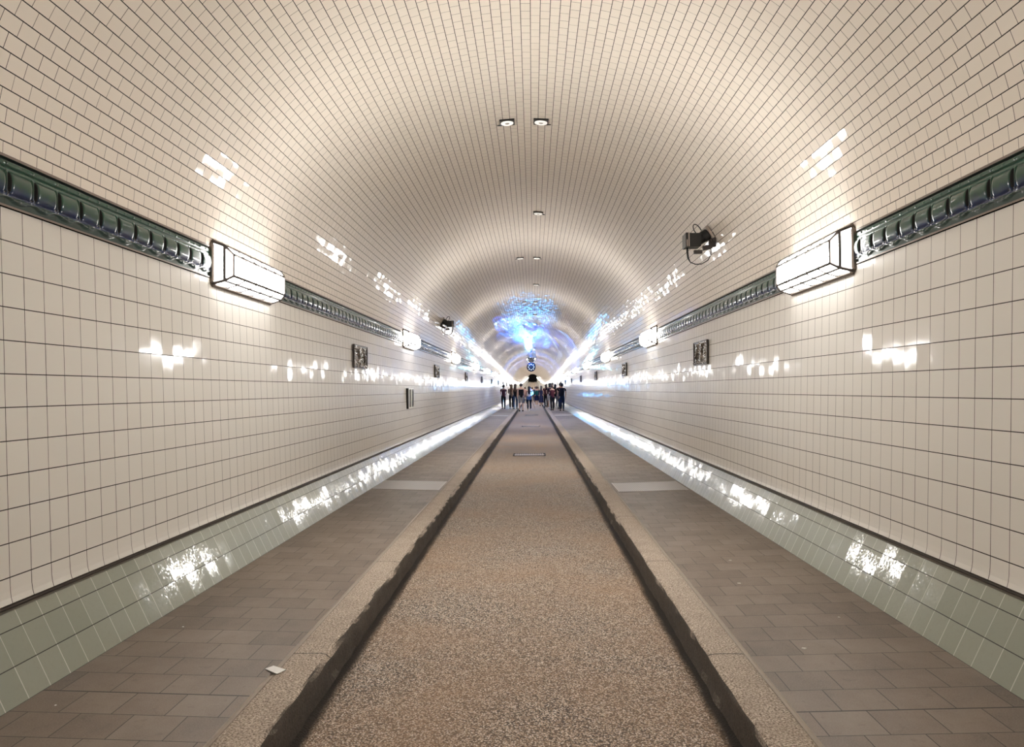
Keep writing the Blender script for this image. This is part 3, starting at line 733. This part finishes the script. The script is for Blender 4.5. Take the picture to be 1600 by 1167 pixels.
# ------------------------------------------------------------------ people
SKIN = {'pale': simple('pale skin', (.50, .30, .21), .5), 'tan': simple('tanned skin', (.36, .20, .13), .5)}
def cloth(name, c): 
    t = NT(name); n = t.noise(t.obj(), 7, 4, .6)
    t.l.new(t.mix(n.outputs[0], (*[a*.75 for a in c], 1), (*[min(1, a*1.2) for a in c], 1)), t.b.inputs['Base Color']); t.b.inputs['Roughness'].default_value = .85; t.b.inputs['Specular IOR Level'].default_value = .2
    return t.m
CL = {k: cloth(k+' cloth', c) for k, c in dict(black=(.010, .009, .011), plum=(.055, .018, .030), taupe=(.20, .15, .115), grey=(.20, .195, .185), jeans=(.035, .06, .12), darkjeans=(.012, .018, .035),
      white=(.72, .70, .68), denim=(.06, .13, .30), navy=(.010, .012, .04), teal=(.01, .085, .085), maroon=(.06, .012, .018), stone=(.33, .30, .27), pink=(.42, .22, .20), beige=(.42, .36, .28)).items()}
HAIR = {k: simple(k+' hair', c, .45) for k, c in dict(black=(.010, .008, .007), brown=(.045, .022, .012), light=(.16, .09, .045), auburn=(.07, .025, .012)).items()}

DG = None
def skin_mesh(name, chains, mat, sub=2):
    """chains: lists of ((x,y,z), rx, ry); points given twice within 1 mm are welded, the first point is the root"""
    vs, rad, es = [], [], []; key = {}
    for ch in chains:
        prev = None
        for p, rx, ry in ch:
            k_ = tuple(round(c, 3) for c in p)
            if k_ not in key: key[k_] = len(vs); vs.append(p); rad.append((rx, ry))
            i = key[k_]
            if prev is not None and prev != i: es.append((prev, i))
            prev = i
    me = bpy.data.meshes.new(name); me.from_pydata(vs, es, []); o = bpy.data.objects.new(name, me); COL.objects.link(o)
    o.modifiers.new('skin', 'SKIN').use_smooth_shade = True
    for i, r in enumerate(rad): me.skin_vertices[0].data[i].radius = r; me.skin_vertices[0].data[i].use_root = (i == 0)
    s = o.modifiers.new('sub', 'SUBSURF'); s.levels = sub; s.render_levels = sub
    dg = bpy.context.evaluated_depsgraph_get(); out = bpy.data.meshes.new_from_object(o.evaluated_get(dg)); out.name = name
    bpy.data.objects.remove(o); out.materials.clear(); out.materials.append(mat)
    out.polygons.foreach_set('use_smooth', [True]*len(out.polygons))
    return out

def person(x, y, H, label, top='black', bottom='darkjeans', hair='black', skin='pale', hairlen=0, sleeves='short', legs='long', rz=0, stride=.1, arms=(0, 0), shoes='black', lean=0, width=1.0, head_turn=0, bag=None, waist=None, ground=None):
    """standing or strolling figure seen from behind at rz = 0 (faces +y)"""
    g = ground if ground is not None else (EYE-1.462 if abs(x) < .93 else (surf_h(x) if abs(x) > 1.16 else EYE-1.318))
    o = empty('person', (x, y, g+elev(y)), rz); S = H/1.75; w = width
    def P(a, b, c): return (a*S, b*S, c*S)
    hipz, shz = .93, 1.42; ln = lean
    def T(z): return ln*max(0, z-.93)
    hip = [P(.09*w*s, 0, .90) for s in (-1, 1)]
    st = stride
    ank = [P(-.10, -st, .085), P(.10, st, .085)]; kn = [P(-.10, -st*.35+.02, .49), P(.105, st*.6+.03, .49)]
    def leg(i, k=1.0, to=2):
        h, n_, a = hip[i], kn[i], ank[i]; s = -1 if i == 0 else 1
        c = [(P(0, 0, .95), .13*S*k*w, .105*S*k), (h, .085*S*k*w, .088*S*k), (P(.095*s, n_[1]/S*.5, .70), .076*S*k, .078*S*k), (n_, .053*S*k, .056*S*k)]
        if to > 1: c += [(P(.1*s, (n_[1]+a[1])/2/S-.015, .32), .050*S*k, .054*S*k), (a, .034*S*k, .038*S*k)]
        return c
    sw = .185*w
    def arm(i):
        s = -1 if i == 0 else 1; b_ = arms[i]
        sh = P(sw*s, T(shz), shz-.02)
        el = P((sw+.030)*s, T(1.15)-.03+.10*b_, 1.145); wr = P((sw+.030-.10*abs(b_))*s, T(1.0)+.03+.26*b_, .90+.34*abs(b_))
        return sh, el, wr
    spine = [(P(0, 0, .95), .13*S*w, .105*S), (P(0, T(1.1), 1.10), .115*S*w, .088*S), (P(0, T(1.28), 1.28), .140*S*w, .100*S), (P(0, T(1.40), 1.40), .125*S*w, .080*S), (P(0, T(1.47), 1.475), .055*S, .055*S), (P(0, T(1.52)+.01, 1.53), .048*S, .050*S)]
    ht = T(1.62)+.015
    head = [(P(0, ht, 1.60), .068*S, .078*S), (P(0, ht, 1.66), .076*S, .094*S), (P(0, ht-.003, 1.715), .055*S, .070*S)]
    chains = [spine+head, leg(0), leg(1)]
    for i in (0, 1):
        s = -1 if i == 0 else 1; sh, el, wr = arm(i)
        chains.append([(P(0, T(1.40), 1.40), .125*S*w, .080*S), (sh, .058*S, .056*S), (tuple((a+b_)/2 for a, b_ in zip(sh, el)), .044*S, .046*S), (el, .036*S, .038*S), (tuple((a+b_)/2 for a, b_ in zip(el, wr)), .034*S, .034*S), (wr, .023*S, .026*S)])
        d = (Vector(wr)-Vector(el)).normalized(); side = Vector((0, 1, 0)); side = (side-d*side.dot(d)).normalized()
        palm = Vector(wr)+d*.055*S
        chains.append([(wr, .023*S, .026*S), (tuple(palm), .018*S, .034*S)])
        for f in range(4):
            b0 = palm+side*(.024-.016*f)*S+d*.028*S; L = (.068, .076, .072, .056)[f]*S
            inn = Vector((-s, 0, 0))
            chains.append([(tuple(palm), .018*S, .034*S), (tuple(b0), .0085*S, .0085*S), (tuple(b0+d*L*.55+inn*.006*S), .0080*S, .0080*S), (tuple(b0+d*L*.9+inn*.022*S), .0065*S, .0065*S)])
        th = Vector(wr)+d*.020*S+side*.026*S
        chains.append([(wr, .023*S, .026*S), (tuple(th), .011*S, .011*S), (tuple(th+d*.030*S+side*.018*S), .009*S, .009*S), (tuple(th+d*.052*S+side*.020*S), .007*S, .007*S)])
    for i in (0, 1):   # feet
        a = Vector(ank[i]); chains.append([(tuple(a), .034*S, .038*S), (tuple(a+Vector((0, .06*S, -.045*S))), .032*S, .028*S), (tuple(a+Vector((0, .15*S, -.055*S))), .030*S, .018*S)])
    body = link('body', skin_mesh('body', chains, SKIN[skin]), o)
    # face and ears
    b = MB()
    hc = Vector(P(0, ht, 1.635))
    b.ball(hc+Vector((0, .092*S, -.015*S)), .014*S, 8, 6, sc=(.8, 1.1, 1.3))
    for s in (-1, 1): b.ball(hc+Vector((s*.078*S, 0, -.005*S)), .024*S, 8, 6, sc=(.4, .7, 1.2))
    b.build('face', SKIN[skin], o, smooth=True)
    b = MB()
    for s in (-1, 1): b.ball(hc+Vector((s*.030*S, .078*S, .008*S)), .011*S, 8, 6)
    b.box(-.022*S, .022*S, hc.y+.078*S, hc.y+.090*S, hc.z-.050*S, hc.z-.044*S); b.build('eyes_and_mouth', HAIR['black'], o)
    # hair
    hr = MB(); hr.ball(hc+Vector((0, -.020*S, .028*S)), .122*S, 18, 12, sc=(.88, .95, .98))
    if hairlen: hr.tube([hc+Vector((0, -.03*S, .03*S)), hc+Vector((0, -.055*S, -.06*S)), hc+Vector((0, -.075*S+T(1.5)*0, -.14*S)), hc+Vector((0, -.095*S, -.14*S-hairlen*.6*S)), hc+Vector((0, -.095*S, -.14*S-hairlen*S))], [.085*S, .098*S, .098*S, .085*S, .050*S], 12)
    hr.build('hair', HAIR[hair], o, smooth=True)
    # top
    k = 1.13
    tp = [[(P(0, 0, .84), .150*S*w, .118*S), (P(0, 0, .93), .155*S*w, .125*S), (P(0, T(1.1), 1.10), .145*S*w, .112*S), (P(0, T(1.28), 1.28), .168*S*w, .122*S), (P(0, T(1.40), 1.405), .118*S*w, .080*S), (P(0, T(1.46), 1.455), .066*S, .060*S)]]
    if waist == 'crop': tp[0][:2] = [(P(0, 0, 1.02), .125*S*w, .100*S)]
    for i in (0, 1):
        sh, el, wr = arm(i)
        if sleeves != 'none':
            c = [(P(0, T(1.40), 1.405), .118*S*w, .080*S), (sh, .066*S, .064*S), (tuple(a+(b_-a)*.6 for a, b_ in zip(sh, el)), .056*S, .058*S)]
            if sleeves == 'long': c += [(el, .045*S, .047*S), (tuple(a+(b_-a)*.9 for a, b_ in zip(el, wr)), .034*S, .036*S)]
            tp.append(c)
        else: tp.append([(P(0, T(1.40), 1.405), .118*S*w, .080*S), (P(sw*.55*(-1 if i == 0 else 1), T(1.42), 1.42), .040*S, .045*S)])
    link('top', skin_mesh('top', tp, CL[top]), o)
    # trousers, shorts or skirt
    if legs in ('skirt', 'dress'):
        b = MB(); zt, zb = (1.0, .48) if legs == 'skirt' else (1.02, .30)
        n = 18; rings = [(.125, .10, zt), (.17, .145, .86), (.20, .18, (zt+zb)/2-.05), (.235, .22, zb)]
        vs = [(rx*S*math.cos(2*math.pi*i/n)*(1+.04*math.sin(6*2*math.pi*i/n)), ry*S*math.sin(2*math.pi*i/n), z*S) for rx, ry, z in rings for i in range(n)]
        fs = [(j*n+i, j*n+(i+1) % n, (j+1)*n+(i+1) % n, (j+1)*n+i) for j in range(3) for i in range(n)]+[tuple(range(n)), tuple(range(3*n, 4*n))[::-1]]
        b.add(vs, fs); b.build('skirt', CL[bottom], o, smooth=True)
    else:
        link('trousers' if legs == 'long' else 'shorts', skin_mesh('bottoms', [[(P(0, 0, .95), .145*S*w, .125*S), (P(0, 0, 1.05), .125*S*w, .108*S)]]+[leg(i, 1.2, 2 if legs == 'long' else 1) for i in (0, 1)], CL[bottom]), o)
    if waist == 'jacket':
        b = MB(); n = 16; vs = []
        for rx, ry, z in ((.155, .125, 1.03), (.175, .145, .97), (.19, .165, .84), (.18, .16, .78)):
            vs += [(rx*S*math.cos(2*math.pi*i/n), ry*S*math.sin(2*math.pi*i/n), (z-.03*math.sin(3*2*math.pi*i/n))*S) for i in range(n)]
        b.add(vs, [(j*n+i, j*n+(i+1) % n, (j+1)*n+(i+1) % n, (j+1)*n+i) for j in range(3) for i in range(n)]); b.build('tied_jacket', CL['denim'], o, smooth=True)
    for i in (0, 1):
        a = Vector(ank[i]); b = MB()
        b.tube([a+Vector((0, -.055*S, -.050*S)), a+Vector((0, 0, -.042*S)), a+Vector((0, .08*S, -.050*S)), a+Vector((0, .16*S, -.058*S)), a+Vector((0, .185*S, -.064*S))], [.030*S, .046*S, .042*S, .032*S, .016*S], 10)
        b.build('shoe', CL[shoes], o, smooth=True)
    tag(o, label, 'person', 'people strolling in the tunnel')
    return o

if True:
    person(-1.93, 53.6, 1.62, 'person in plum top and black trousers, farthest left of the group', 'plum', 'black', 'black', 'tan', 0, 'short', 'long', .2, .06, (.5, .3))
    person(-1.42, 54.5, 1.66, 'person with long light brown hair and taupe top on the left walkway', 'taupe', 'black', 'light', 'pale', .30, 'long', 'long', .1, .10, (.6, .2), shoes='white')
    person(-1.13, 53.8, 1.68, 'person with long brown hair, black top and blue jeans at the left kerb', 'black', 'jeans', 'brown', 'pale', .28, 'none', 'long', -.1, .08, (.3, .0))
    person(-.72, 52.6, 1.86, 'tall person in black tank top and grey shorts walking on the roadway', 'black', 'grey', 'black', 'pale', 0, 'none', 'shorts', 0, .05, (0, .1), width=1.08)
    person(-.20, 55.5, 1.66, 'person with long dark hair, white cropped top and denim tied at waist', 'white', 'darkjeans', 'black', 'pale', .32, 'none', 'long', 0, .12, (0, .2), waist='jacket', shoes='beige')
    person(.40, 70.0, 1.70, 'person in teal jacket and dark skirt farther along the roadway', 'teal', 'navy', 'brown', 'pale', 0, 'long', 'skirt', .3, .06, (.2, .4), shoes='white')
    person(.80, 69.0, 1.74, 'person in long navy dress beside the one in teal', 'navy', 'navy', 'black', 'pale', .15, 'long', 'dress', -.2, .05, (.1, .1))
    person(1.10, 60.5, 1.74, 'person in white shirt and white trousers at the right kerb', 'white', 'white', 'black', 'tan', 0, 'short', 'long', .5, .05, (.4, .0))
    person(1.22, 54.3, 1.74, 'person with bushy black hair, black shirt and grey shorts on the right walkway', 'black', 'stone', 'black', 'tan', .04, 'short', 'shorts', .2, .10, (.5, .2), width=1.05, shoes='white')
    person(1.28, 49.2, 1.58, 'stooping person in maroon top and wide black trousers, nearest the right kerb', 'maroon', 'black', 'brown', 'tan', 0, 'short', 'long', .3, .10, (.9, .8), lean=.15)
    person(1.62, 54.8, 1.64, 'person in black top and grey trousers between two others on the right', 'black', 'grey', 'black', 'tan', .10, 'short', 'long', -.3, .08, (.7, .2), shoes='white')
    person(1.90, 53.0, 1.70, 'person in black shirt standing close to the right wall behind another', 'black', 'darkjeans', 'black', 'tan', 0, 'short', 'long', .2, .06, (.2, .1))
    person(1.80, 47.2, 1.64, 'broad person in black t-shirt and dark blue jeans nearest the right wall', 'black', 'darkjeans', 'black', 'tan', 0, 'short', 'long', 0, .07, (0, 0), width=1.15)
    person(1.50, 58.0, 1.78, 'tall person in black top, head above the others in the right cluster', 'black', 'darkjeans', 'black', 'tan', 0, 'short', 'long', -.2, .06, (.3, .1), width=1.1)
    person(1.02, 57.2, 1.70, 'person in maroon top half hidden at the left of the right cluster', 'maroon', 'black', 'brown', 'tan', .1, 'short', 'long', .3, .05, (.2, .5))
    far = [(-.75, 84, 'pink', 'jeans', 'pinkish'), (-.2, 88, 'beige', 'darkjeans', 'beige'), (.35, 90, 'black', 'black', 'black'), (.0, 97, 'maroon', 'jeans', 'maroon'), (-.5, 103, 'white', 'black', 'white'), (.7, 99, 'pink', 'navy', 'pink')]
    for i, (x, y, a, c_, wd) in enumerate(far):
        person(x, y, 1.70+.03*(i % 3), 'distant person in %s top on the roadway beyond the group, %s' % (wd, ('at left', 'left of centre', 'right of centre', 'at centre', 'far left back', 'far right back')[i]), a, c_, ('brown', 'black', 'light')[i % 3], 'pale', 0, 'short', 'long', .2*(i % 3-1), .1)
